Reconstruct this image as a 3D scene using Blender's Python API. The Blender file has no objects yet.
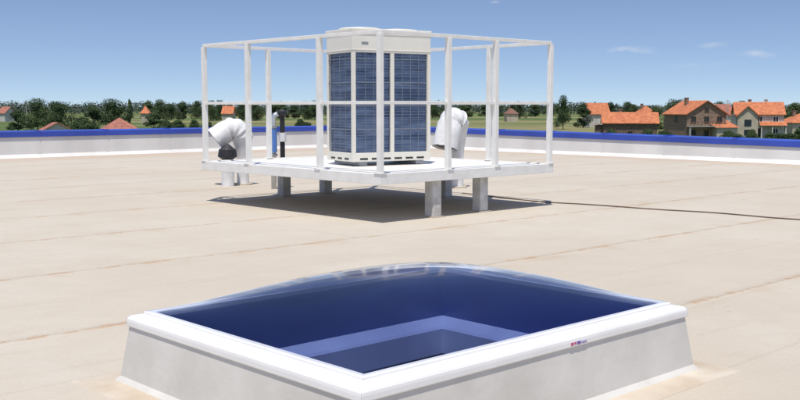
import bpy, math, random
from mathutils import Vector, Matrix
random.seed(7)
sc = bpy.context.scene
col = sc.collection
R = math.radians
H = 1.4; HOR = 106.0
ANG = R(43.0)
d2 = Vector((math.cos(ANG), math.sin(ANG), 0)); d1 = Vector((-math.sin(ANG), math.cos(ANG), 0))

# ------------------------------------------------------------------ camera
cam_d = bpy.data.cameras.new('camera'); cam = bpy.data.objects.new('camera', cam_d); col.objects.link(cam)
cam_d.sensor_width = 36; cam_d.lens = 45; cam_d.clip_start = .05; cam_d.clip_end = 20000
TH = math.atan((200 - HOR) / 1000)
cam.location = (0, 0, H); cam.rotation_euler = (math.pi / 2 - TH, 0, 0)
sc.camera = cam
sc.view_settings.view_transform = 'Standard'; sc.view_settings.look = 'None'; sc.view_settings.exposure = 0

def at(px, D, z=0.0):
    k = D * math.cos(TH) + (H - z) * math.sin(TH)
    return Vector(((px - 400) / 1000 * k, D, z))
def on_plane(px, py, z=0.0):
    u = (px - 400) / 1000; v = (py - 200) / 1000
    dy = math.cos(TH) - v * math.sin(TH); dz = -math.sin(TH) - v * math.cos(TH)
    t = (H - z) / -dz
    return Vector((u * t, dy * t, z))

# ------------------------------------------------------------------ materials
def mat(name, base, rough=.6, metal=0., var=.12, vscale=3., bump=0., bscale=30., dark=None, spec=.5, detail=6., streak=False):
    m = bpy.data.materials.new(name); m.use_nodes = True
    nt = m.node_tree; N = nt.nodes; L = nt.links; b = N['Principled BSDF']
    b.inputs['Roughness'].default_value = rough; b.inputs['Metallic'].default_value = metal
    b.inputs['Specular IOR Level'].default_value = spec
    tc = N.new('ShaderNodeTexCoord')
    n = N.new('ShaderNodeTexNoise'); n.inputs['Scale'].default_value = vscale; n.inputs['Detail'].default_value = detail
    if streak:
        mp = N.new('ShaderNodeMapping'); mp.inputs['Scale'].default_value = (1, 1, .18)
        L.new(tc.outputs['Object'], mp.inputs['Vector']); L.new(mp.outputs[0], n.inputs['Vector'])
    else:
        L.new(tc.outputs['Object'], n.inputs['Vector'])
    r = N.new('ShaderNodeValToRGB')
    lo = dark if dark else tuple(c * (1 - var) for c in base)
    hi = base if dark else tuple(min(1, c * (1 + var)) for c in base)
    r.color_ramp.elements[0].position = .35; r.color_ramp.elements[1].position = .65
    r.color_ramp.elements[0].color = (*lo, 1); r.color_ramp.elements[1].color = (*hi, 1)
    L.new(n.outputs['Fac'], r.inputs['Fac']); L.new(r.outputs['Color'], b.inputs['Base Color'])
    if bump:
        n2 = N.new('ShaderNodeTexNoise'); n2.inputs['Scale'].default_value = bscale; n2.inputs['Detail'].default_value = 5
        L.new(tc.outputs['Object'], n2.inputs['Vector'])
        bp = N.new('ShaderNodeBump'); bp.inputs['Strength'].default_value = bump; bp.inputs['Distance'].default_value = .02
        L.new(n2.outputs['Fac'], bp.inputs['Height']); L.new(bp.outputs['Normal'], b.inputs['Normal'])
    return m

M = {}
M['white_paint'] = mat('white_paint', (.82, .81, .77), .45, vscale=7, bump=.05, dark=(.75, .735, .69))
M['frame_white'] = mat('frame_white', (.84, .835, .82), .32, vscale=3, dark=(.78, .775, .76), bump=.04, bscale=6)
M['cabinet'] = mat('cabinet', (.76, .73, .64), .4, var=.03, vscale=4, streak=True)
M['curb'] = mat('curb_membrane', (.64, .62, .575), .55, vscale=2.6, bump=.3, bscale=6, dark=(.54, .52, .475))
M['flash'] = mat('flashing_membrane', (.59, .53, .44), .8, vscale=3, bump=.2, bscale=14, dark=(.47, .38, .28))
M['parapet'] = mat('parapet_membrane', (.72, .705, .67), .6, vscale=.8, bump=.3, bscale=3, dark=(.60, .585, .555), streak=True)
M['coping'] = mat('blue_coping', (.035, .075, .42), .35, var=.14, vscale=.8)
M['navy'] = mat('navy_lining', (.060, .105, .40), .3, vscale=1.4, dark=(.042, .07, .29))
M['band'] = mat('grey_lining', (.66, .66, .66), .5, vscale=2, dark=(.50, .50, .52))
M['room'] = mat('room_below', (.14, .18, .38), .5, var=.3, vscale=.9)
M['wrap'] = mat('white_wrap', (.80, .80, .79), .4, vscale=4, bump=.7, bscale=6, dark=(.66, .66, .66))
M['silver'] = mat('silver_metal', (.55, .57, .6), .35, .7, var=.12)
M['bluepipe'] = mat('blue_pipe', (.10, .22, .55), .4, var=.1)
M['black'] = mat('black_parts_hollows', (.02, .02, .022), .5, var=.3)
M['cable'] = mat('brown_cable', (.15, .10, .07), .6, var=.3)
M['grey'] = mat('grey_metal', (.3, .31, .33), .5, .3, var=.1)
M['joint'] = mat('joint_sealant', (.50, .50, .50), .6, var=.1)
M['concrete'] = mat('painted_concrete', (.66, .65, .63), .8, vscale=6, bump=.3, bscale=20, dark=(.46, .44, .41))
M['wire'] = mat('guard_wire', (.20, .225, .27), .4, .2, var=.1)
M['glassdark'] = mat('window_glass', (.02, .03, .04), .15, var=.2)
M['frame_brown'] = mat('brown_joinery', (.16, .09, .05), .6, var=.15)
M['label'] = mat('label_paper', (.70, .68, .75), .5, var=.02)
M['label_red'] = mat('label_red', (.50, .08, .16), .5, var=.05)
M['label_blue'] = mat('label_blue', (.16, .10, .32), .5, var=.05)
M['bark'] = mat('bark', (.12, .09, .065), .9, var=.25, vscale=4)

def roof_tiles(name, c, c2):
    m = mat(name, c, .8, vscale=1.3, dark=c2)
    nt = m.node_tree; N = nt.nodes; L = nt.links
    tc = N['Texture Coordinate']; w = N.new('ShaderNodeTexWave'); w.bands_direction = 'X'; w.inputs['Scale'].default_value = 1.1
    w.inputs['Distortion'].default_value = .6
    L.new(tc.outputs['Object'], w.inputs['Vector'])
    bp = N.new('ShaderNodeBump'); bp.inputs['Strength'].default_value = .6; bp.inputs['Distance'].default_value = .1
    L.new(w.outputs['Fac'], bp.inputs['Height']); L.new(bp.outputs['Normal'], N['Principled BSDF'].inputs['Normal'])
    return m
M['tile_orange'] = roof_tiles('orange_tiles', (.62, .22, .09), (.42, .13, .06))
M['tile_red'] = roof_tiles('red_tiles', (.44, .17, .11), (.28, .11, .08))
M['tile_brown'] = roof_tiles('brown_tiles', (.26, .13, .09), (.17, .085, .065))
M['w_white'] = mat('white_render', (.60, .58, .53), .9, vscale=.6, dark=(.45, .43, .39))
M['w_cream'] = mat('cream_render', (.52, .46, .35), .9, vscale=.6, dark=(.40, .35, .27))
M['w_brick'] = mat('bare_brick', (.32, .22, .155), .9, vscale=2.5, dark=(.20, .135, .095))
M['w_wood'] = mat('weathered_boards', (.20, .14, .10), .9, vscale=2, dark=(.10, .075, .055))
M['w_grey'] = mat('grey_render', (.36, .35, .33), .9, var=.08, vscale=.5)

def leaf_mat(name, a, b, c):
    m = bpy.data.materials.new(name); m.use_nodes = True
    nt = m.node_tree; N = nt.nodes; L = nt.links; bs = N['Principled BSDF']
    bs.inputs['Roughness'].default_value = .9; bs.inputs['Specular IOR Level'].default_value = .1
    g = N.new('ShaderNodeNewGeometry'); oi = N.new('ShaderNodeObjectInfo')
    n = N.new('ShaderNodeTexNoise'); n.inputs['Scale'].default_value = .3; n.inputs['Detail'].default_value = 3
    L.new(g.outputs['Position'], n.inputs['Vector'])
    ad = N.new('ShaderNodeMath'); ad.operation = 'MULTIPLY_ADD'; ad.inputs[1].default_value = .3; ad.inputs[2].default_value = -.15
    L.new(oi.outputs['Random'], ad.inputs[0])
    ad2 = N.new('ShaderNodeMath'); ad2.operation = 'ADD'
    L.new(n.outputs['Fac'], ad2.inputs[0]); L.new(ad.outputs[0], ad2.inputs[1])
    r = N.new('ShaderNodeValToRGB'); e = r.color_ramp.elements
    e[0].position = .3; e[0].color = (*a, 1); e[1].position = .72; e[1].color = (*c, 1)
    k = e.new(.5); k.color = (*b, 1)
    L.new(ad2.outputs[0], r.inputs['Fac']); L.new(r.outputs['Color'], bs.inputs['Base Color'])
    geo_up = N.new('ShaderNodeVectorMath'); geo_up.operation = 'ADD'; geo_up.inputs[1].default_value = (0, -.5, .8)
    L.new(g.outputs['Normal'], geo_up.inputs[0])
    nn_ = N.new('ShaderNodeVectorMath'); nn_.operation = 'NORMALIZE'; L.new(geo_up.outputs[0], nn_.inputs[0]); L.new(nn_.outputs[0], bs.inputs['Normal'])
    return m
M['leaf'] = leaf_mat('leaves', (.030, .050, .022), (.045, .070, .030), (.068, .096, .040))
M['leaf_far_haze'] = leaf_mat('leaves_far_haze', (.056, .076, .066), (.068, .090, .072), (.082, .106, .078))  # aerial haze put into the leaf colour, paler and bluer with distance

def clear(name, tint, gloss, rough):
    m = bpy.data.materials.new(name); m.use_nodes = True; nt = m.node_tree; N = nt.nodes; L = nt.links
    N.remove(N['Principled BSDF']); out = N['Material Output']
    tr = N.new('ShaderNodeBsdfTransparent'); tr.inputs['Color'].default_value = (*tint, 1)
    gl = N.new('ShaderNodeBsdfGlossy'); gl.inputs['Roughness'].default_value = rough; gl.inputs['Color'].default_value = (1, 1, 1, 1)
    fr = N.new('ShaderNodeFresnel'); fr.inputs['IOR'].default_value = 1.45
    sf = N.new('ShaderNodeMath'); sf.operation = 'MULTIPLY'; sf.inputs[1].default_value = gloss
    mx = N.new('ShaderNodeMixShader')
    L.new(fr.outputs[0], sf.inputs[0]); L.new(sf.outputs[0], mx.inputs[0]); L.new(tr.outputs[0], mx.inputs[1]); L.new(gl.outputs[0], mx.inputs[2]); L.new(mx.outputs[0], out.inputs['Surface'])
    return m
M['dome'] = clear('clear_acrylic', (.87, .90, .97), .85, .09)
M['dome_in'] = clear('blue_acrylic', (.53, .60, .86), .6, .2)

m = mat('coil_fins', (.06, .12, .30), .35, .2, var=.1, vscale=2)
nt = m.node_tree; N = nt.nodes; L = nt.links; tc = N['Texture Coordinate']
n_ = N.new('ShaderNodeTexNoise'); n_.inputs['Scale'].default_value = 1.6; n_.inputs['Detail'].default_value = 3
mpc = N.new('ShaderNodeMapping'); mpc.inputs['Scale'].default_value = (1.2, 1.2, 7)
L.new(tc.outputs['Object'], mpc.inputs['Vector']); L.new(mpc.outputs[0], n_.inputs['Vector'])
rp = N.new('ShaderNodeValToRGB'); rp.color_ramp.elements[0].position = .35; rp.color_ramp.elements[1].position = .65
rp.color_ramp.elements[0].color = (.04, .075, .17, 1); rp.color_ramp.elements[1].color = (.16, .23, .38, 1)
L.new(n_.outputs['Fac'], rp.inputs['Fac']); L.new(rp.outputs['Color'], N['Principled BSDF'].inputs['Base Color'])
M['coil'] = m

# ------------------------------------------------------------------ mesh builder
class MB:
    def __init__(s): s.v = []; s.f = []
    def poly(s, pts):
        n = len(s.v); s.v += [Vector(p) for p in pts]; s.f.append(tuple(range(n, n + len(pts))))
    def box(s, x0, x1, y0, y1, z0, z1, T=None):
        n = len(s.v)
        P = [Vector(p) for p in ((x0,y0,z0),(x1,y0,z0),(x1,y1,z0),(x0,y1,z0),(x0,y0,z1),(x1,y0,z1),(x1,y1,z1),(x0,y1,z1))]
        if T: P = [T @ p for p in P]
        s.v += P
        s.f += [tuple(n + i for i in q) for q in ((3,2,1,0),(4,5,6,7),(0,1,5,4),(1,2,6,5),(2,3,7,6),(3,0,4,7))]
    def bar(s, a, b, w, h=None):
        a = Vector(a); b = Vector(b); h = h or w; d = (b - a); l = d.length; q = d.to_track_quat('Y', 'Z').to_matrix().to_4x4()
        s.box(-w/2, w/2, 0, l, -h/2, h/2, Matrix.Translation(a) @ q)
    def tube(s, path, rad, seg=14, cap=True):
        path = [Vector(p) for p in path]; n = len(path)
        if not isinstance(rad, (list, tuple)): rad = [rad] * n
        up = None; base = len(s.v)
        for i, p in enumerate(path):
            t = (path[min(i+1, n-1)] - path[max(i-1, 0)]).normalized()
            if up is None:
                up = t.orthogonal().normalized()
            else:
                up = (up - t * up.dot(t)).normalized()
            sd = t.cross(up)
            for k in range(seg):
                a = 2 * math.pi * k / seg
                s.v.append(p + (up * math.cos(a) + sd * math.sin(a)) * rad[i])
        for i in range(n - 1):
            for k in range(seg):
                k2 = (k + 1) % seg
                s.f.append((base + i*seg + k, base + i*seg + k2, base + (i+1)*seg + k2, base + (i+1)*seg + k))
        if cap:
            s.f.append(tuple(base + k for k in reversed(range(seg)))); s.f.append(tuple(base + (n-1)*seg + k for k in range(seg)))
    def rectloft(s, hx, hy, prof):
        """profile list of (expand, z) swept round a rectangle with mitred corners"""
        base = len(s.v)
        for e, z in prof:
            for sx, sy in ((-1,-1),(1,-1),(1,1),(-1,1)): s.v.append(Vector((sx*(hx+e), sy*(hy+e), z)))
        for i in range(len(prof) - 1):
            for k in range(4):
                k2 = (k+1) % 4
                s.f.append((base+i*4+k, base+(i+1)*4+k, base+(i+1)*4+k2, base+i*4+k2))
    def build(s, name, m, parent=None, bevel=0, smooth=False, loc=None, rz=0):
        me = bpy.data.meshes.new(name); me.from_pydata([tuple(v) for v in s.v], [], s.f); me.update()
        me.materials.append(M[m] if isinstance(m, str) else m)
        o = bpy.data.objects.new(name, me); col.objects.link(o)
        if parent: o.parent = parent
        if loc is not None: o.location = loc
        o.rotation_euler.z = rz
        if smooth:
            for p in me.polygons: p.use_smooth = True
        if bevel:
            b = o.modifiers.new('bevel', 'BEVEL'); b.width = bevel; b.segments = 2; b.limit_method = 'ANGLE'; b.angle_limit = R(40)
        return o
def tag(o, label=None, cat=None, group=None, kind=None):
    if label: o['label'] = label
    if cat: o['category'] = cat
    if group: o['group'] = group
    if kind: o['kind'] = kind
    return o
def empty(name, loc, rz=0, label=None, cat=None, group=None):
    o = bpy.data.objects.new(name, None); col.objects.link(o); o.location = loc; o.rotation_euler.z = rz
    o.empty_display_size = .2
    return tag(o, label, cat, group)
def copy_tree(o, parent=None):
    c = o.copy(); col.objects.link(c); c.parent = parent
    for ch in list(o.children): copy_tree(ch, c)
    return c

# ------------------------------------------------------------------ roof sheet
SK = Vector((.068, 5.095, 0)); HX, HY = 1.04, .81
C = Vector((-1.1, 35.5, 0)) - SK
CX, CY = C.dot(d2), C.dot(d1)
RX0, RY0 = -31., -27.
b = MB()
ix, iy = HX + .06, HY + .06
outer = [(RX0,RY0,0),(CX,RY0,0),(CX,CY,0),(RX0,CY,0)]; inner = [(-ix,-iy,0),(ix,-iy,0),(ix,iy,0),(-ix,iy,0)]
for k in range(4):
    k2 = (k+1) % 4
    b.poly([outer[k], outer[k2], inner[k2], inner[k]])
m = bpy.data.materials.new('roof_membrane'); m.use_nodes = True; nt = m.node_tree; N = nt.nodes; L = nt.links; bs = N['Principled BSDF']
bs.inputs['Roughness'].default_value = .85; bs.inputs['Specular IOR Level'].default_value = .2
tc = N.new('ShaderNodeTexCoord'); OB = tc.outputs['Object']
def math_(op, a, b_=None, c_=None, clamp=False):
    n = N.new('ShaderNodeMath'); n.operation = op; n.use_clamp = clamp
    for i, x in enumerate((a, b_, c_)):
        if x is None: continue
        if isinstance(x, (int, float)): n.inputs[i].default_value = x
        else: L.new(x, n.inputs[i])
    return n.outputs[0]
def noise(scale, detail=5, rough=.55, vec=None, off=0):
    n = N.new('ShaderNodeTexNoise'); n.inputs['Scale'].default_value = scale; n.inputs['Detail'].default_value = detail; n.inputs['Roughness'].default_value = rough
    mp = N.new('ShaderNodeMapping'); mp.inputs['Location'].default_value = (off, off * 1.7, 0)
    L.new(vec or OB, mp.inputs['Vector']); L.new(mp.outputs[0], n.inputs['Vector'])
    return n.outputs['Fac']
def ramp(fac, a, b_):
    n = N.new('ShaderNodeMapRange'); n.interpolation_type = 'SMOOTHSTEP'; n.inputs['From Min'].default_value = a; n.inputs['From Max'].default_value = b_
    L.new(fac, n.inputs['Value']); return n.outputs['Result']
def mixc(fac, a, b_, blend='MIX'):
    n = N.new('ShaderNodeMix'); n.data_type = 'RGBA'; n.blend_type = blend
    L.new(fac, n.inputs['Factor']) if not isinstance(fac, float) else setattr(n.inputs['Factor'], 'default_value', fac)
    for i, x in ((6, a), (7, b_)):
        if isinstance(x, tuple): n.inputs[i].default_value = (*x, 1)
        else: L.new(x, n.inputs[i])
    return n.outputs[2]
sep = N.new('ShaderNodeSeparateXYZ'); L.new(OB, sep.inputs[0])
X, Y = sep.outputs[0], sep.outputs[1]
wob = math_('MULTIPLY', math_('SUBTRACT', noise(.9, 5), .5), .06)
yy = math_('ADD', Y, wob)
def seamdist(coord, off, sp):
    q = math_('DIVIDE', math_('SUBTRACT', coord, off), sp)
    fr_ = math_('SUBTRACT', q, math_('ROUND', q))
    return math_('MULTIPLY', math_('ABSOLUTE', fr_), sp)
ds = seamdist(yy, .05, 2.15)
ds2 = seamdist(yy, 1.125, 2.15)
line = math_('SUBTRACT', 1., ramp(ds, .004, .018))
lineh = math_('SUBTRACT', 1., ramp(ds2, .004, .02))
stain_w = math_('SUBTRACT', 1., ramp(ds, .012, .07))
stain_v = math_('SUBTRACT', 1., ramp(ds, .05, .40))
patch = ramp(noise(4.0, 6, .75), .47, .58)
patch2 = ramp(noise(1.6, 7, .7, off=13), .50, .66)
stain = math_('MULTIPLY', stain_w, patch)
q = math_('FLOOR', math_('DIVIDE', math_('SUBTRACT', yy, .05), 2.15))
xs = math_('ADD', X, math_('MULTIPLY', q, 4.3))
dx = seamdist(math_('ADD', xs, wob), 1.0, 11.)
line2 = math_('SUBTRACT', 1., ramp(dx, .004, .018))
big = ramp(noise(.22, 5, .6, off=9), .35, .68)
mid = ramp(noise(1.1, 8, .7, off=4), .35, .75)
fine = ramp(noise(45, 5, .75), .3, .8)
blot = ramp(noise(.5, 7, .65, off=41), .54, .66)
colr = mixc(big, (.525, .465, .38), (.56, .51, .43))
colr = mixc(math_('MULTIPLY', mid, .36), colr, (.465, .40, .315))
colr = mixc(math_('MULTIPLY', blot, .34), colr, (.59, .55, .48))
colr = mixc(math_('MULTIPLY', fine, .28), colr, (.37, .32, .25))
mps = N.new('ShaderNodeMapping'); mps.inputs['Scale'].default_value = (.35, 3.5, 1); L.new(OB, mps.inputs['Vector'])
scuff = ramp(noise(1.4, 6, .7, vec=mps.outputs[0]), .56, .70)
colr = mixc(math_('MULTIPLY', scuff, .25), colr, (.42, .345, .255))
colr = mixc(math_('MULTIPLY', math_('MULTIPLY', stain_v, patch2), .34), colr, (.43, .32, .21))
spots = ramp(noise(9, 3, .5, off=33), .69, .76)
colr = mixc(math_('MULTIPLY', spots, .30), colr, (.38, .29, .20))
colr = mixc(math_('MULTIPLY', stain, .58), colr, (.43, .25, .125))
colr = mixc(math_('MULTIPLY', line, .42), colr, (.29, .23, .165))
colr = mixc(math_('MULTIPLY', lineh, .14), colr, (.30, .24, .18))
colr = mixc(math_('MULTIPLY', line2, .32), colr, (.32, .27, .21))
edge = math_('MAXIMUM', ramp(Y, CY - 2.6, CY - .1), ramp(X, CX - 1.6, CX - .1))
colr = mixc(math_('MULTIPLY', edge, .42), colr, (.45, .31, .22))
L.new(colr, bs.inputs['Base Color'])
bh = math_('ADD', math_('MULTIPLY', noise(2.2, 5), .5), math_('MULTIPLY', math_('SUBTRACT', 1., ramp(ds, .0, .09)), .3))
bh = math_('ADD', bh, math_('MULTIPLY', noise(40, 3), .08))
bp = N.new('ShaderNodeBump'); bp.inputs['Strength'].default_value = .6; bp.inputs['Distance'].default_value = .05
L.new(bh, bp.inputs['Height']); L.new(bp.outputs[0], bs.inputs['Normal'])
roof = b.build('roof_surface', m, loc=SK, rz=ANG); tag(roof, kind='structure')

# ------------------------------------------------------------------ parapets (tops follow the roof falls)
def parapet(label, p0, p1, h0, h1, inward, seed):
    base = empty('parapet_wall', p0, 0, label, 'parapet wall')
    d = (p1 - p0); Lg = d.length; d.normalize(); n = inward.normalized()
    w = MB()
    def pt(s, o, z): return d * s + n * o + Vector((0, 0, z))
    def hh(s): return h0 + (h1 - h0) * s / Lg
    secs = [i * 2.0 for i in range(int(Lg / 2) + 1)] + [Lg]
    for a, c in zip(secs[:-1], secs[1:]):
        if c - a < .01: continue
        for (o0, z0, o1, z1) in ((.20, 0.003, .08, .10), (.08, .10, .0, None), ):
            za0 = z0; zb0 = z0
            za1 = z1 if z1 is not None else hh(a) - .09; zb1 = z1 if z1 is not None else hh(c) - .09
            w.poly([pt(a, o0, za0), pt(c, o0, zb0), pt(c, o1 if z1 else .02, zb1), pt(a, o1 if z1 else .02, za1)])
        w.poly([pt(c - .03, .09, .1), pt(c + .03, .09, .1), pt(c + .03, .027, hh(c) - .1), pt(c - .03, .027, hh(c) - .1)])
    w.poly([pt(0, .02, h0 - .09), pt(Lg, .02, h1 - .09), pt(Lg, -.35, h1 - .09), pt(0, -.35, h0 - .09)])
    w.poly([pt(0, -.35, h0 - .09), pt(Lg, -.35, h1 - .09), pt(Lg, -.35, -6), pt(0, -.35, -6)])
    w.build('wall', 'parapet', base)
    c_ = MB()
    for a, c in zip(secs[:-1], secs[1:]):
        if c - a < .05: continue
        a2 = a + .004; c2 = c - .004; ha, hc = hh(a), hh(c)
        prof = [(.05, -.15), (.065, -.15), (.065, -.01), (.04, .0), (-.38, .02), (-.40, -.13)]
        A = [pt(a2, o, ha + z) for o, z in prof]; B = [pt(c2, o, hc + z) for o, z in prof]
        for i in range(len(prof) - 1): c_.poly([A[i], B[i], B[i+1], A[i+1]])
        c_.poly(A); c_.poly(list(reversed(B)))
        c_.box(-.04, .04, -.38, .073, -.148, .03, Matrix.Translation(pt(c, 0, hc)) @ Matrix(((d.x, n.x, 0, 0), (d.y, n.y, 0, 0), (0, 0, 1, 0), (0, 0, 0, 1))))
    c_.build('coping', 'coping', base)
    return base
cw = Vector((-1.1, 35.5, 0))
parapet('white roof edge wall with blue coping, left of the platform', cw, cw - d2 * 50.8, .71, .73, -d1, 1)
parapet('white roof edge wall with blue coping, right of the platform', cw - d1 * .02, cw - d1 * 50, .71, .24, -d2, 2)

# ------------------------------------------------------------------ skylight
sk = empty('roof_skylight', SK, ANG, 'large rectangular roof skylight with blue domed cover and white frame in the foreground', 'skylight')
def rl(prof, name, m, bev=0):
    q = MB(); q.rectloft(HX, HY, prof); return q.build(name, m, sk, bevel=bev)
cb = MB(); cb.rectloft(HX, HY, [(.086, .31), (.125, .035)])
cb.rectloft(HX, HY, [(.125, .035), (.15, .010)])
cb.build('curb', 'curb', sk)
fl = MB(); rnd = random.Random(5)
def rect_pts(e, n, jit=0):
    P = []
    cs = [(-1,-1),(1,-1),(1,1),(-1,1)]
    for k in range(4):
        a = Vector((cs[k][0]*(HX+e), cs[k][1]*(HY+e), 0)); c = Vector((cs[(k+1)%4][0]*(HX+e), cs[(k+1)%4][1]*(HY+e), 0))
        for i in range(n):
            p = a.lerp(c, i / n)
            if jit: p += Vector((rnd.uniform(-jit, jit), rnd.uniform(-jit, jit), 0))
            P.append(p)
    return P
I = rect_pts(.14, 20); O = rect_pts(.30, 20, .005); O2 = [p * 1.004 for p in O]
for k in range(80):
    k2 = (k+1) % 80
    fl.poly([O[k] + Vector((0,0,.004)), O[k2] + Vector((0,0,.004)), I[k2] + Vector((0,0,.012)), I[k] + Vector((0,0,.012))])
    fl.poly([O2[k] + Vector((0,0,-.001)), O2[k2] + Vector((0,0,-.001)), O[k2] + Vector((0,0,.004)), O[k] + Vector((0,0,.004))])
fl.build('flashing', 'flash', sk)
FP = [(-.008, .335), (-.008, .362), (-.004, .366), (.032, .367), (.036, .364), (.037, .355), (.042, .3525), (.066, .350), (.082, .3455), (.092, .338), (.0975, .328), (.099, .316), (.099, .296), (.095, .290), (.080, .290)]
fr_ = MB(); fr_.rectloft(HX, HY, FP)
frame = fr_.build('frame', 'frame_white', sk, bevel=.0015)
for sx, sy in ((-1,-1),(1,-1),(1,1),(-1,1)):
    mj = MB()
    mj.tube([(sx*(HX+e0), sy*(HY+e0), z0) for e0, z0 in FP[2:13]], .0007, 5)
    mj.build('mitre_joint', 'joint', frame)
def shell(name, rise, inset, z, m, parent):
    n = 44; dm = MB()
    hxd, hyd = HX + inset, HY + inset
    for j in range(n + 1):
        for i in range(n + 1):
            u = -math.cos(math.pi * i / n); v = -math.cos(math.pi * j / n)
            dm.v.append(Vector((u * hxd, v * hyd, z + rise * (1 - abs(u)**2.4)**.85 * (1 - abs(v)**2.4)**.85)))
    for j in range(n):
        for i in range(n):
            a = j*(n+1)+i; dm.f.append((a, a+1, a+n+2, a+n+1))
    return dm.build(name, m, parent, smooth=True)
dome = shell('dome', .18, .028, .3695, 'dome', sk)
shell('inner_dome', .15, -.0085, .3645, 'dome_in', dome)
rl([(-.009, .336), (-.004, .20), (.004, .045)], 'upper_lining', 'navy')
rl([(.004, .045), (-.07, -.0), (-.085, -.015), (-.095, -.17)], 'lower_lining', 'band')
q = MB(); q.rectloft(HX, HY, [(-.095, -.17), (.4, -.20), (.4, -2.0)]); q.poly([(-2, -2, -2.0), (2, -2, -2.0), (2, 2, -2.0), (-2, 2, -2.0)])
q.build('shaft', 'room', sk)
s = MB(); yf = -(HY + .0995)
s.box(.13, .26, yf - .0015, yf, .297, .316); st = s.build('sticker', 'label', frame)
s = MB(); s.box(.135, .153, yf - .003, yf - .0015, .299, .314); s.build('sticker_print', 'label_red', st)
s = MB(); s.box(.160, .172, yf - .003, yf - .0015, .303, .314); s.build('sticker_print', 'label_red', st)
s = MB(); s.box(.180, .206, yf - .003, yf - .0015, .299, .314); s.build('sticker_print', 'label_blue', st)
s = MB(); s.box(.214, .252, yf - .003, yf - .0015, .302, .306); s.build('sticker_print', 'label_blue', st)

# ------------------------------------------------------------------ platform
Zd = .585; N0 = Vector((-.236, 11.8, 0)); LX, LY = 3.25, 3.9
pf = empty('equipment_platform', N0, ANG, 'raised white steel platform with tall pipe railing carrying the condenser unit', 'platform')
def solve(px, p, d, z=Zd):
    u = (px - 400) / 1000; k = (H - z) * math.sin(TH)
    c = math.cos(TH)
    return (u * (p.y * c + k) - p.x) / (d.x - u * d.y * c)
dk = MB(); dk.box(0, LX, 0, LY, Zd - .02, Zd)
deck = dk.build('deck', 'white_paint', pf, bevel=.003)
eb = MB()
for (x0, x1, y0, y1) in ((-.01, LX+.01, -.01, .05), (-.01, LX+.01, LY-.05, LY+.01), (-.01, .05, .05, LY-.05), (LX-.05, LX+.01, .05, LY-.05)):
    eb.box(x0, x1, y0, y1, Zd - .115, Zd + .012)
eb.build('edge_beam', 'white_paint', pf, bevel=.004)
for i in range(5):
    q = MB(); yb = .6 + i * .68; q.box(.05, LX - .05, yb, yb + .07, Zd - .11, Zd - .0205); q.build('joist', 'white_paint', pf)
def loc(p): 
    r = Vector(p) - N0; return Vector((r.dot(d2), r.dot(d1), 0))
for px, py in ((433, 217), (480, 211.5), (277, 195.5), (324, 193), (457, 196)):
    l = loc(on_plane(px, py, 0)); x = min(max(l.x, .12), LX - .12); y = min(max(l.y, .12), LY - .12)
    q = MB(); q.box(x - .075, x + .075, y - .075, y + .075, .012, Zd - .115); o = q.build('leg', 'concrete', pf, bevel=.008)
    q = MB(); q.box(x - .11, x + .11, y - .11, y + .11, -.001, .012); q.build('foot_plate', 'flash', o)
# railing
Zt = 2.27; Zm = 1.44
rail = MB(); e = .035
cs = [(e, e), (LX - e, e), (LX - e, LY - e), (e, LY - e)]
for k in range(4):
    a, c = cs[k], cs[(k+1) % 4]
    rail.bar((*a, Zt), (*c, Zt), .05, .045)
rl_ = rail.build('railing', 'white_paint', pf, bevel=.004)
for k in range(4):
    a, c = cs[k], cs[(k+1) % 4]
    q = MB(); q.bar((*a, Zm), (*c, Zm), .04, .04); q.build('mid_rail', 'white_paint', rl_, bevel=.003)
posts = [cs[0], cs[1], cs[2], cs[3]]
for px in (247, 318): posts.append((e, solve(px, N0, d1)))
for px in (450, 497): posts.append((solve(px, N0, d2), e))
Lc = N0 + d1 * LY; Rc = N0 + d2 * LX
posts.append((solve(268, Lc, d2), LY - e))
posts.append((solve(330, Lc, d2), LY - e))
posts.append((LX - e, solve(490, Rc, d1)))
posts.append((LX - e, solve(428, Rc, d1)))
for (x, y) in posts:
    q = MB(); q.box(x - .032, x + .032, y - .032, y + .032, Zd, Zt - .0225); o = q.build('post', 'white_paint', rl_, bevel=.003)
    q = MB(); q.box(x - .055, x + .055, y - .055, y + .055, Zd + .013, Zd + .022); q.build('post_base', 'white_paint', rl_)

# ------------------------------------------------------------------ condenser unit
UX, UY, UH = 1.24, .77, 1.84
UA = R(31); u2 = Vector((math.cos(UA), math.sin(UA), 0)); u1 = Vector((-math.sin(UA), math.cos(UA), 0))
near = at(353, 13.45, Zd)
uc = near + u2 * UX / 2 + u1 * UY / 2; uc.z = Zd + .012
un = empty('condenser_unit', uc, UA, 'tall cream white outdoor air conditioning condenser with blue coil grilles on the platform', 'air conditioner')
hx, hy = UX / 2, UY / 2
for sx in (-.45, .45):
    q = MB(); q.box(sx - .06, sx + .06, -hy + .02, hy - .02, 0, .05); q.build('foot_rail', 'grey', un)
q = MB(); q.box(-hx, hx, -hy, hy, .05, .17); base = q.build('base_panel', 'cabinet', un, bevel=.006)
for i in range(3):
    q = MB(); y = -hy + .12 + i * .20; q.box(-hx - .002, -hx + .01, y, y + .12, .075, .10); q.build('slot', 'black', base)
for i in range(6):
    q = MB(); x = -hx + .11 + i * .18; q.box(x, x + .12, -hy - .002, -hy + .01, .075, .10); q.build('slot', 'black', base)
z0, z1 = .17, 1.52; pw = .05
for sx in (-1, 1):
    for sy in (-1, 1):
        q = MB(); q.box(sx*hx - (pw if sx > 0 else 0), sx*hx + (pw if sx < 0 else 0), sy*hy - (pw if sy > 0 else 0), sy*hy + (pw if sy < 0 else 0), z0, z1)
        q.build('corner_post', 'cabinet', un, bevel=.004)
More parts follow.
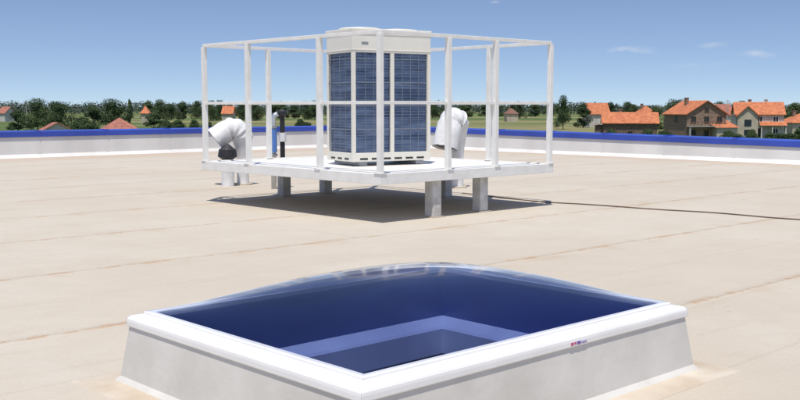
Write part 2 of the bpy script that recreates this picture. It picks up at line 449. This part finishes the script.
for sy in (-1, 1):
    q = MB(); q.box(-.03, .03, sy*(hy - .02) - .018, sy*(hy - .02) + .018, z0, z1); q.build('centre_post', 'cabinet', un, bevel=.004)
NW = 34
def guard_y(x, y0, y1, s):
    q = MB()
    for i in range(1, NW): z = z0 + (z1 - z0) * i / NW; q.bar((x, y0, z), (x, y1, z), .005 if i % 8 else .014)
    k = 4
    for i in range(1, k): y = y0 + (y1 - y0) * i / k; q.bar((x + .004*s, y, z0), (x + .004*s, y, z1), .006)
    return q
def guard_x(y, x0, x1, s):
    q = MB()
    for i in range(1, NW): z = z0 + (z1 - z0) * i / NW; q.bar((x0, y, z), (x1, y, z), .005 if i % 8 else .014)
    k = 4
    for i in range(1, k): x = x0 + (x1 - x0) * i / k; q.bar((x, y + .004*s, z0), (x, y + .004*s, z1), .006)
    return q
for s in (-1, 1):
    y0, y1 = -hy + pw, hy - pw
    q = MB(); xx = s * (hx - .055); q.box(xx - .01, xx + .01, y0, y1, z0, z1); c = q.build('coil', 'coil', un)
    guard_y(s * (hx - .012), y0, y1, s).build('wire_guard', 'wire', c)
    for (x0, x1) in ((-hx + .066, -.03), (.03, hx - .066)):
        q = MB(); yy_ = s * (hy - .055); q.box(x0, x1, yy_ - .01, yy_ + .01, z0, z1); c = q.build('coil', 'coil', un)
        guard_x(s * (hy - .012), x0, x1, s).build('wire_guard', 'wire', c)
q = MB(); q.box(-hx, hx, -hy, hy, z1, UH - .05)
top = q.build('top_shroud', 'cabinet', un, bevel=.008)
for z in (1.55, 1.76): 
    q = MB(); q.box(-hx - .006, hx + .006, -hy - .006, hy + .006, z, z + .012); q.build('trim', 'cabinet', top, bevel=.002)
q = MB(); q.box(-hx - .012, hx + .012, -hy - .012, hy + .012, UH - .05, UH); lid = q.build('lid', 'cabinet', un, bevel=.01)
for s in (-1, 1):
    cx = s * .30
    circ = [(cx + math.cos(a*math.pi/16)*.27, math.sin(a*math.pi/16)*.27) for a in range(33)]
    q = MB(); q.tube([(x, y, UH + .012) for x, y in circ], .014, 8, False)
    q.tube([(cx + (x-cx)*.6, y*.6, UH + .014) for x, y in circ], .006, 6, False)
    for a in range(8): an = a * math.pi / 8; q.bar((cx-math.cos(an)*.27, -math.sin(an)*.27, UH + .02), (cx+math.cos(an)*.27, math.sin(an)*.27, UH + .02), .006)
    g = q.build('fan_guard', 'cabinet', lid)
    q = MB(); q.tube([(cx, 0, UH + .002), (cx, 0, UH + .006)], .25, 32); q.build('fan_opening', 'black', lid)
q = MB(); q.box(-.48, -.38, -hy - .004, -hy, 1.63, 1.66); q.build('name_plate', 'grey', top)

# ------------------------------------------------------------------ wrapped vent bends
def arc(c, r, a0, a1, axis, n=12):
    return [c + axis * (math.cos(a0 + (a1-a0)*i/n) * r) + Vector((0,0,1)) * (math.sin(a0 + (a1-a0)*i/n) * r) for i in range(n+1)]
def gooseneck(p, top, rad, reach, side, label, mouth_drop, flare=1.25, a_end=28):
    t = empty('vent_pipe', p, 0, label, 'vent pipe')
    s = side.normalized()
    zc = top - rad - reach / 2
    pts = [Vector((0, 0, .01 + zc * i / 6)) for i in range(6)]
    a = arc(s * (reach / 2) + Vector((0, 0, zc)), reach / 2, math.pi, R(a_end), s, 14)
    end_dir = (a[-1] - a[-2]).normalized()
    a += [a[-1] + end_dir * mouth_drop * .5, a[-1] + end_dir * mouth_drop]
    rr = [rad * .55] * 4 + [rad * .62, rad * .8] + [rad * (1 + .06 * math.sin(i * 1.9)) for i in range(len(a))]
    rr[-1] = rad * flare; rr[-2] = rad * (1 + flare) / 2
    path = pts + a
    q = MB(); q.tube(path, rr, 24, False)
    rj = random.Random(len(label))
    q.v = [v + Vector((rj.uniform(-1,1), rj.uniform(-1,1), rj.uniform(-1,1))) * rad * .03 for v in q.v]
    w = q.build('wrapped_bend', 'wrap', t, smooth=True)
    q = MB(); e = path[-1]; q.tube([e - end_dir * .04, e - end_dir * .035], rr[-1] * .93, 20); q.build('mouth', 'black', t)  # black disc paints the shade inside the open pipe end
    q = MB(); q.tube([Vector((0,0,-.001)), Vector((0,0,.03))], rad * .9, 20); q.build('base_collar', 'flash', t)
    for i in (10, 16):
        q = MB(); d = (path[i+1] - path[i]).normalized(); q.tube([path[i] - d * .008, path[i] + d * .008], rr[i] * 1.04, 24); q.build('strap', 'wrap', w)
gooseneck(at(243, 17.8, 0), 1.19, .19, .34, Vector((-1, -.25, 0)), 'white wrapped bent vent pipe left of the condenser with its mouth to the left', .24, 1.15, 48)
gooseneck(at(457, 17.2, 0), 1.37, .20, .20, Vector((-.7, -.75, 0)), 'white wrapped bent vent pipe just right of the condenser', .42, 1.1, 12)
p = at(228, 17.5, 0); t = empty('vent_stub', p, 0, 'short white vent stub under the mouth of the left bent pipe', 'vent pipe')
q = MB(); q.tube([(0,0,-.001), (0,0,.45), (0,0,.47)], [.11, .11, .1], 18); q.build('stub_pipe', 'wrap', t, smooth=False)
q = MB(); q.tube([(0,0,.47), (0,0,.52), (0,0,.64), (0,0,.74)], [.10, .17, .15, .02], 18); q.build('cowl', 'black', t)
p = at(274, 16.9, 0); t = empty('steel_pipe', p, 0, 'thin silver upright pipe with a blue sleeve left of the condenser', 'pipe')
q = MB(); q.tube([(0,0,0), (0,0,1.18), (.02,0,1.24), (.08,0,1.27)], .045, 14); q.build('tube', 'silver', t, smooth=True)
q = MB(); q.tube([(0,0,.62), (0,0,1.02)], .062, 14); q.build('sleeve', 'bluepipe', t)
for z in (.56, 1.03):
    q = MB(); q.tube([(0,0,z), (0,0,z+.035)], .07, 14); q.build('clamp', 'grey', t)
p = at(283, 17.0, 0); t = empty('flue_pipe', p, 0, 'black capped flue pipe beside the thin silver pipe', 'flue')
q = MB(); q.tube([(0,0,0), (0,0,1.22)], .042, 16); q.build('pipe', 'black', t)
q = MB(); q.tube([(0,0,1.22), (0,0,1.24), (0,0,1.31), (0,0,1.35)], [.042, .08, .08, .03], 16); q.build('cap', 'black', t)
q = MB(); q.tube([(0,0,.80), (0,0,.95)], .065, 16); q.build('joint_sleeve', 'wrap', t)

# cable on the roof
pts = []
raw = [(462, 193), (500, 197.5), (548, 202), (600, 205.5), (650, 208.5), (700, 212), (750, 215.5), (800, 219.5), (870, 226), (980, 236)]
for i, (px, py) in enumerate(raw):
    v = on_plane(px, py, .009); pts.append(v)
sm = []
for i in range(len(pts) - 1):
    for k in range(6): sm.append(pts[i].lerp(pts[i+1], k / 6) + Vector((0, .05 * math.sin((i*6+k) * .45), 0)))
q = MB(); q.tube(sm, .008, 8); o = q.build('roof_cable', 'cable'); tag(o, 'thin dark brown cable running across the roof from under the platform to the right edge', 'cable')

# ------------------------------------------------------------------ countryside
G = -6.0
b = MB(); S = 9000
b.poly([(-S, -S, G), (S, -S, G), (S, S, G), (-S, S, G)])
m = bpy.data.materials.new('farmland'); m.use_nodes = True; nt = m.node_tree; N = nt.nodes; L = nt.links; bs = N['Principled BSDF']
bs.inputs['Roughness'].default_value = .95; bs.inputs['Specular IOR Level'].default_value = .1
tc = N.new('ShaderNodeTexCoord'); OB = tc.outputs['Object']
mp = N.new('ShaderNodeMapping'); mp.inputs['Scale'].default_value = (.004, .016, 1); mp.inputs['Rotation'].default_value = (0, 0, .06); L.new(OB, mp.inputs['Vector'])
vo = N.new('ShaderNodeTexVoronoi'); vo.inputs['Scale'].default_value = 1.; L.new(mp.outputs[0], vo.inputs['Vector'])
sp = N.new('ShaderNodeSeparateColor'); L.new(vo.outputs['Color'], sp.inputs[0])
r = N.new('ShaderNodeValToRGB'); r.color_ramp.interpolation = 'CONSTANT'; e = r.color_ramp.elements
e[0].color = (.10, .14, .045, 1); e[1].position = .35; e[1].color = (.13, .17, .06, 1)
for p_, c_ in ((.62, (.25, .23, .11)), (.72, (.09, .13, .045)), (.9, (.20, .20, .09))):
    k = e.new(p_); k.color = (*c_, 1)
L.new(sp.outputs[0], r.inputs['Fac'])
nz = ramp(noise(.05, 6, .65), .3, .7)
L.new(mixc(math_('MULTIPLY', nz, .35), r.outputs['Color'], (.09, .11, .045)), bs.inputs['Base Color'])
o = b.build('ground', m); tag(o, kind='structure')

def foliage(mb, cx, cy, cz, rx, ry, rz_, n, size, rnd):
    for _ in range(n):
        while True:
            p = Vector((rnd.uniform(-1, 1), rnd.uniform(-1, 1), rnd.uniform(-1, 1)))
            if .25 < p.length < 1: break
        c = Vector((cx + p.x*rx, cy + p.y*ry, cz + p.z*rz_))
        nrm = (p.normalized() + Vector((rnd.uniform(-.5,.5), rnd.uniform(-.5,.5), rnd.uniform(-.2,.7)))).normalized()
        a = nrm.orthogonal().normalized(); bb = nrm.cross(a); s = size * rnd.uniform(.6, 1.3); an = rnd.uniform(0, 3.14)
        u = (a*math.cos(an) + bb*math.sin(an)) * s; v = (bb*math.cos(an) - a*math.sin(an)) * s * .7
        mb.poly([c - u - v*.4, c - v, c + u*.9, c + v, c - u*.6 + v*.6])
def make_tree(name, h, w, seed, style):
    rnd = random.Random(seed)
    root = empty(name, (0, 0, 0))
    t = MB(); th = h * (.2 if style != 'bush' else .1)
    t.tube([(0,0,-.2), (.05*h*.1,0,th), (0, .02*h, h*.6)], [.028*h, .02*h, .008*h], 8)
    for k in range(5):
        a = k * 1.3 + rnd.random(); t.tube([(0, 0, th*(.9+.12*k)), (math.cos(a)*w*.17, math.sin(a)*w*.17, th*(1.1+.12*k)+h*.1), (math.cos(a)*w*.32, math.sin(a)*w*.32, th+h*(.25+.06*k))], [.012*h, .009*h, .004*h], 6)
    t.build('trunk', 'bark', root)
    f = MB()
    if style == 'tall':
        for k in range(9):
            z = h * (.18 + .76 * k / 9); r_ = w * .5 * (1 - abs(k/9 - .4)) * rnd.uniform(.6, .9)
            foliage(f, rnd.uniform(-.12,.12)*w, rnd.uniform(-.12,.12)*w, z, r_*.8, r_*.8, h*.12, 200, .015*h + .1, rnd)
    else:
        nl = 26
        for k in range(nl):
            a = rnd.uniform(0, 6.28); z = rnd.uniform(.12, .86) if style != 'bush' else rnd.uniform(.15, .75)
            rr = w * .5 * rnd.uniform(.0, .75) * (1.15 - .7 * max(0, z - .4) / .5)
            s = w * rnd.uniform(.13, .24)
            foliage(f, math.cos(a)*rr, math.sin(a)*rr, z*h, s, s, s * .7, 230, .010*h + .11, rnd)
    f.build('crown', 'leaf', root)
    return root
protos = {'a': (make_tree('broadleaf_tree', 10, 11, 1, 'round'), 10, 11), 'b': (make_tree('broadleaf_tree', 10, 9, 2, 'round'), 10, 9),
          'c': (make_tree('broadleaf_tree', 10, 13, 3, 'round'), 10, 13), 't': (make_tree('poplar_tree', 12, 5, 4, 'tall'), 12, 5), 'h': (make_tree('leafy_bush', 3, 5, 5, 'bush'), 3, 5)}
usedp = set()
rt = random.Random(11)
def tree(kind, px, D, ytop, wpx, label, group=None):
    pr, h0, w0 = protos[kind]
    o = pr if kind not in usedp else copy_tree(pr); usedp.add(kind)
    ztop = H + (HOR - ytop) / 1000 * D; h = ztop - G; w = wpx / 1000 * D
    o.location = at(px, D, G); o.scale = (w / w0, w / w0, h / h0); o.rotation_euler.z = rt.uniform(0, 6.28)
    o['label'] = label; o['category'] = 'bush' if kind == 'h' else 'tree'
    if group: o['group'] = group
    return o
tree('a', 38, 270, 98, 34, 'large dark tree at the far left, left half of the big clump')
tree('c', 60, 262, 100, 38, 'large dark tree at the far left, right half of the big clump')
tree('b', 18, 300, 108, 24, 'smaller tree left of the big dark clump at the far left')
tree('h', 82, 235, 115, 30, 'low rounded bush left of the red pyramid roof')
tree('a', 112, 330, 98.5, 36, 'dark tree rising behind the red pyramid roof')
tree('b', 154, 250, 110, 28, 'mid green tree just right of the red pyramid roof')
tree('b', 94, 300, 103, 24, 'slim tree between the dark clump and the red pyramid roof')
tree('t', 130, 340, 98, 9, 'narrow tree behind the right side of the red pyramid roof')
tree('a', 563, 320, 95, 20, 'tall dark tree standing alone right of the platform railing')
tree('b', 583, 340, 101, 22, 'dark tree behind the left end of the low orange roofed house')
tree('c', 676, 280, 98, 32, 'dark tree behind the two storey brick house')
tree('b', 655, 300, 104, 20, 'tree between the low house and the brick house')
tree('a', 741, 300, 100.5, 24, 'tree rising between the brick house and the white house')
tree('c', 792, 320, 101.5, 36, 'broad tree behind the white house at the right edge')
tree('b', 766, 330, 102, 24, 'tree rising behind the white house roof')
for px in (600, 611, 648, 664, 728, 737, 752, 770, 780, 790, 799): tree('h', px, 205 + rt.uniform(-3, 5), rt.uniform(126, 133), rt.uniform(12, 19), 'low garden bush in front of the orange roofed houses', 'garden bushes by the houses')
for px in list(range(150, 322, 12)):
    tree(rt.choice('abc'), px + rt.uniform(-4, 4), rt.uniform(480, 600), rt.uniform(99, 103.5), rt.uniform(14, 24), 'dark green tree in the distant row left of the condenser', 'distant tree row on the left')
for px in list(range(432, 556, 13)) + [598, 612, 625, 634, 702, 718]:
    tree(rt.choice('abc'), px + rt.uniform(-4, 4), rt.uniform(600, 720), rt.uniform(100, 104), rt.uniform(13, 21), 'dark green tree in the distant row right of the condenser', 'distant tree row on the right')
for px in (165, 178, 194, 208, 300, 307): tree('h', px, rt.uniform(300, 330), rt.uniform(118, 122), rt.uniform(11, 18), 'low field bush beyond the left roof edge wall', 'field bushes on the left')

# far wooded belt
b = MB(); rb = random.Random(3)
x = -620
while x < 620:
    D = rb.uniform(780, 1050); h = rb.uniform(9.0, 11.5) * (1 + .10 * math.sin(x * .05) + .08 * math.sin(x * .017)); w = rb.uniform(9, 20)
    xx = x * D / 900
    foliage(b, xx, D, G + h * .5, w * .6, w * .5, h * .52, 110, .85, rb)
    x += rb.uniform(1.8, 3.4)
o = b.build('far_woodland', 'leaf_far_haze'); tag(o, 'continuous belt of hazy green woodland along the horizon', 'woodland', kind='stuff')

# ------------------------------------------------------------------ houses
def house(px, D, wpx, ytop, frac_roof, label, wall='w_white', roof='tile_orange', depth=9, rz=0., style='gable', floors=1, chim=1, group=None, extra=None, full=True):
    W = wpx / 1000 * D; Ht = H + (HOR - ytop) / 1000 * D - G; rh = Ht * frac_roof; wh = Ht - rh
    t = empty('house', at(px, D, G), rz, label, 'house', group)
    hw, hd = W/2 * .92, depth/2; ov = .45
    w = MB(); w.box(-hw, hw, -hd, hd, 0, wh)
    if style == 'gable':
        for s in (-1, 1): w.poly([(s*hw, -hd, wh), (s*hw, hd, wh), (s*hw, 0, wh + rh - .15)])
    if style == 'front':
        for s in (-1, 1): w.poly([(-hw, s*hd, wh), (hw, s*hd, wh), (0, s*hd, wh + rh - .15)])
    w.build('wall', wall, t)
    r = MB(); th = .16
    def slab(P):
        P = [Vector(p) for p in P]; Q = [p + Vector((0, 0, th)) for p in P]
        r.poly(P[::-1]); r.poly(Q)
        for i in range(len(P)): j = (i+1) % len(P); r.poly([P[i], P[j], Q[j], Q[i]])
    dz_ = rh * ov / hd if style != 'front' else rh * ov / hw
    if style == 'gable':
        for s in (-1, 1): slab([(-hw-ov, s*(hd+ov), wh-dz_), (hw+ov, s*(hd+ov), wh-dz_), (hw+ov, 0, wh+rh-th), (-hw-ov, 0, wh+rh-th)])
    elif style == 'front':
        for s in (-1, 1): slab([(s*(hw+ov), -hd-ov, wh-dz_), (s*(hw+ov), hd+ov, wh-dz_), (0, hd+ov, wh+rh-th), (0, -hd-ov, wh+rh-th)])
    else:
        rl2 = max(0, hw - hd) if style == 'hip' else 0
        A = [(-hw-ov, -hd-ov), (hw+ov, -hd-ov), (hw+ov, hd+ov), (-hw-ov, hd+ov)]; z = wh - .15; a, c = (-rl2-.05, 0, wh+rh-th), (rl2+.05, 0, wh+rh-th)
        slab([(*A[0], z), (*A[1], z), c, a]); slab([(*A[1], z), (*A[2], z), c]); slab([(*A[2], z), (*A[3], z), a, c]); slab([(*A[3], z), (*A[0], z), a])
    ro = r.build('roof', roof, t)
    for k in range(chim):
        cx = hw * (-.35 + .7 * k); cm = MB(); zt = wh + rh + .5
        cm.box(cx - .35, cx + .35, .4, 1.1, wh + .3, zt); cm.box(cx - .43, cx + .43, .32, 1.18, zt, zt + .14); cm.build('chimney', 'w_brick' if k % 2 == 0 else 'w_white', ro)
    if full:
        fh = wh / floors
        def win(x, z, w2, h2, y=None, nm='window'):
            y = -hd if y is None else y
            f = MB()
            for (a, b2, c2, d_) in ((x-w2/2, x+w2/2, z, z+.1), (x-w2/2, x+w2/2, z+h2-.1, z+h2), (x-w2/2, x-w2/2+.1, z+.1, z+h2-.1), (x+w2/2-.1, x+w2/2, z+.1, z+h2-.1), (x-.04, x+.04, z+.1, z+h2-.1)):
                f.box(a, b2, y-.09, y+.05, c2, d_)
            fo = f.build(nm, 'white_paint' if wall in ('w_white', 'w_cream') and nm == 'window' else 'frame_brown', t)
            g = MB(); g.box(x-w2/2+.02, x+w2/2-.02, y-.03, y+.04, z+.02, z+h2-.02); g.build('pane', 'glassdark', fo)
        nwin = max(2, int(W / 3.4))
        for fl_ in range(floors):
            for i in range(nwin):
                x = -hw + (i + .5) * 2 * hw / nwin
                if fl_ == 0 and i == nwin // 2: win(x, .05, 1.1, 2.1, nm='door')
                else: win(x, fl_ * fh + fh * .32, 1.3, min(1.4, fh * .48))
        if style == 'front': win(0, wh + rh * .12, 1.1, 1.1)
        for s in (-1, 1):
            f = MB(); f.box(s*hw - .05, s*hw + .05, -1, .3, wh - fh + fh*.35, wh - fh + fh*.8); f.build('side_window', 'glassdark', t)
    if extra: extra(t, hw, hd, wh, rh, slab, ro)
    return t
def ext_brick(t, hw, hd, wh, rh, slab, ro):
    q = MB(); q.box(-hw - .2, hw * .55, -hd - 1.7, -hd + .003, wh * .5, wh * .5 + .18); bal = q.build('balcony', 'w_grey', t)
    q = MB()
    for i in range(9):
        x = -hw - .1 + i * (hw * 1.5) / 8; q.bar((x, -hd - 1.65, wh*.5 + .18), (x, -hd - 1.65, wh*.5 + 1.1), .07)
    q.bar((-hw - .15, -hd - 1.65, wh*.5 + 1.1), (hw*.5, -hd - 1.65, wh*.5 + 1.1), .1); q.build('balustrade', 'frame_brown', bal)
    for x in (-hw, hw * .45):
        q = MB(); q.box(x - .15, x + .15, -hd - 1.6, -hd - 1.3, 0, wh * .5); q.build('pillar', 'w_grey', t)
    q = MB(); q.box(hw * .3, hw * 1.35, -hd - 2.0, -hd + 3, 0, wh * .48); an = q.build('annex', 'w_cream', t)
    q = MB(); q.poly([(hw*.2, -hd-2.4, wh*.47), (hw*1.42, -hd-2.4, wh*.47), (hw*1.42, -hd+3, wh*.75), (hw*.2, -hd+3, wh*.75)]); q.build('annex_roof', 'tile_orange', an)
def ext_white(t, hw, hd, wh, rh, slab, ro):
    x0, x1 = -hw * .95, -hw * .1; y = -hd - 1.8; hh_ = wh * .95; pk = wh + rh * .62; xm = (x0 + x1) / 2
    q = MB(); q.box(x0, x1, y, -hd + .5, 0, hh_); q.poly([(x0, y, hh_), (x1, y, hh_), (xm, y, pk - .1)]); wg = q.build('wing', 'w_cream', t)
    q = MB()
    for s, xe in ((-1, x0 - .4), (1, x1 + .4)):
        P = [Vector((xe, y - .4, hh_ - .4)), Vector((xe, 1, hh_ - .4)), Vector((xm, 1, pk)), Vector((xm, y - .4, pk))]
        Q = [p + Vector((0, 0, .16)) for p in P]; q.poly(P[::-1]); q.poly(Q)
        for i in range(4): j = (i+1) % 4; q.poly([P[i], P[j], Q[j], Q[i]])
    q.build('wing_roof', 'tile_orange', wg)
    q = MB(); q.box(xm - .8, xm + .8, y - .05, y + .02, hh_ * .5, hh_ * .8); q.build('window', 'glassdark', wg)
    q = MB(); q.box(xm - .8, xm + .8, y - .05, y + .02, hh_ * .1, hh_ * .35); q.build('window', 'glassdark', wg)
    q = MB(); q.poly([(x1 + .45, -hd - 2.4, wh*.52), (hw + .6, -hd - 2.4, wh*.52), (hw + .6, -hd, wh*.68), (x1 + .45, -hd, wh*.68)]); q.build('porch_roof', 'tile_orange', t)
    for x in (x1 + .8, hw * .5, hw + .3):
        q = MB(); q.box(x - .12, x + .12, -hd - 2.2, -hd - 1.96, 0, wh * .52); q.build('porch_post', 'w_white', t)
def ext_low(t, hw, hd, wh, rh, slab, ro):
    q = MB(); q.box(-hw * 1.3, -hw - .01, -hd * .6, hd * .6, 0, wh * .85); sh = q.build('shed', 'w_wood', t)
    q = MB(); q.poly([(-hw*1.36, -hd*.7, wh*.8), (-hw+.1, -hd*.7, wh*.95), (-hw+.1, hd*.7, wh*.95), (-hw*1.36, hd*.7, wh*.8)]); q.build('shed_roof', 'tile_brown', sh)
house(629, 216, 56, 112, .36, 'low brown house with a long bright orange roof, first of the three near houses', 'w_wood', 'tile_orange', 8, R(-10), 'gable', 1, 1, extra=ext_low)
house(694, 226, 46, 100.5, .34, 'two storey bare brick house with orange gable roof and balcony', 'w_brick', 'tile_orange', 10, R(14), 'front', 2, 1, extra=ext_brick)
house(757, 242, 48, 102, .34, 'large white house with several orange roofs near the right edge', 'w_white', 'tile_orange', 10, R(-14), 'gable', 2, 2, extra=ext_white)
house(800, 255, 34, 113, .42, 'orange roofed house cut off by the right edge', 'w_cream', 'tile_orange', 8, R(5), 'hip', 1, 1)
house(120, 205, 41, 117.5, .55, 'house with a red pyramid roof on the left', 'w_cream', 'tile_red', 8, R(20), 'pyramid', 1, 0)
house(56, 215, 20, 122, .5, 'small red roofed house below the big dark tree clump', 'w_white', 'tile_red', 7, R(-60), 'gable', 1, 0)
far = [(7, 480, 10, 106.5, 'small white house at the far left edge', 'w_white', 'tile_red'),
       (146, 430, 8, 106, 'far orange roof just right of the pyramid roof tree', 'w_cream', 'tile_orange'),
       (229, 440, 11, 106, 'far orange roof seen through the left railing', 'w_cream', 'tile_orange'),
       (511, 480, 12, 108, 'far brown roof seen through the right railing', 'w_cream', 'tile_brown'),
       (596, 350, 22, 103, 'orange hip roof behind the left end of the low brown house', 'w_white', 'tile_orange'),
       (645, 345, 18, 105.5, 'orange roof behind the right end of the low brown house', 'w_cream', 'tile_orange'), (722, 340, 16, 104, 'roof showing between the brick house and the white house', 'w_white', 'tile_red')]
for i, (px, D, w, yt, lab, wl, rf) in enumerate(far):
    house(px, D, w, yt, .42, lab, wl, rf, 7, R(rt.uniform(-25, 25)), ('gable', 'hip')[i % 2], 1, i % 2, full=False)
for i, px in enumerate((492, 727, 27)):
    t = empty('utility_pole', at(px, 300, G), 0, ('thin utility pole behind the right railing', 'thin utility pole beside the brick house', 'thin utility pole at the far left')[i], 'utility pole')
    q = MB(); q.tube([(0,0,0), (0,0,9.3)], [.14, .09], 8); q.build('pole', 'w_grey', t)
    q = MB(); q.bar((-.9, 0, 8.8), (.9, 0, 8.8), .14); q.build('crossarm', 'w_grey', t)

# ------------------------------------------------------------------ light
SUN_EL, SUN_AZ = R(71), R(188)
sd = bpy.data.lights.new('sun', 'SUN'); sd.energy = 4.3; sd.angle = R(.5); sd.color = (1, .95, .87)
so = bpy.data.objects.new('sun', sd); col.objects.link(so)
v = Vector((math.sin(SUN_AZ) * math.cos(SUN_EL), math.cos(SUN_AZ) * math.cos(SUN_EL), math.sin(SUN_EL)))
so.rotation_euler = v.to_track_quat('Z', 'Y').to_euler()
w = bpy.data.worlds.new('World'); sc.world = w; w.use_nodes = True; nt = w.node_tree; N = nt.nodes; L = nt.links
bg = N['Background']; bg.inputs['Strength'].default_value = .125
tc = N.new('ShaderNodeTexCoord'); GEN = tc.outputs['Generated']; OB = GEN
sky = N.new('ShaderNodeTexSky'); sky.sky_type = 'NISHITA'; sky.sun_disc = False; sky.sun_elevation = SUN_EL; sky.sun_rotation = SUN_AZ
sky.air_density = 1.0; sky.dust_density = .3; sky.ozone_density = 2.6
mp = N.new('ShaderNodeMapping'); mp.inputs['Scale'].default_value = (1, 1, 1.9); mp.inputs['Location'].default_value = (0, 0, .09)
L.new(GEN, mp.inputs['Vector']); nm = N.new('ShaderNodeVectorMath'); nm.operation = 'NORMALIZE'; L.new(mp.outputs[0], nm.inputs[0]); L.new(nm.outputs[0], sky.inputs['Vector'])
total = None
mpn = N.new('ShaderNodeMapping'); mpn.inputs['Scale'].default_value = (1, 1, 3.5); L.new(GEN, mpn.inputs['Vector'])
nn = noise(38, 6, .65, vec=mpn.outputs[0])
for px, py, a, bb, st in ((630, 50, .026, .006, .36), (708, 46, .014, .004, .30), (752, 54, .020, .005, .42), (493, 4, .010, .004, .5), (690, 66, .05, .006, .12)):
    u = (px - 400) / 1000; e_ = (HOR - py) / 1000; c = Vector((u, 1, e_)).normalized()
    s1 = N.new('ShaderNodeVectorMath'); s1.operation = 'SUBTRACT'; L.new(GEN, s1.inputs[0]); s1.inputs[1].default_value = c
    s2 = N.new('ShaderNodeVectorMath'); s2.operation = 'DIVIDE'; L.new(s1.outputs[0], s2.inputs[0]); s2.inputs[1].default_value = (a, .2, bb)
    s3 = N.new('ShaderNodeVectorMath'); s3.operation = 'LENGTH'; L.new(s2.outputs[0], s3.inputs[0])
    g = math_('SUBTRACT', 1.15, s3.outputs['Value'])
    g = math_('ADD', g, math_('MULTIPLY', math_('SUBTRACT', nn, .5), 3.2))
    g = math_('MULTIPLY', ramp(g, .2, 1.5), st)
    total = g if total is None else math_('MAXIMUM', total, g)
tint = mixc(1.0, sky.outputs['Color'], (1.10, 1.04, 1.06), 'MULTIPLY')
cl = mixc(total, tint, (6.4, 6.6, 7.0))
L.new(cl, bg.inputs['Color'])
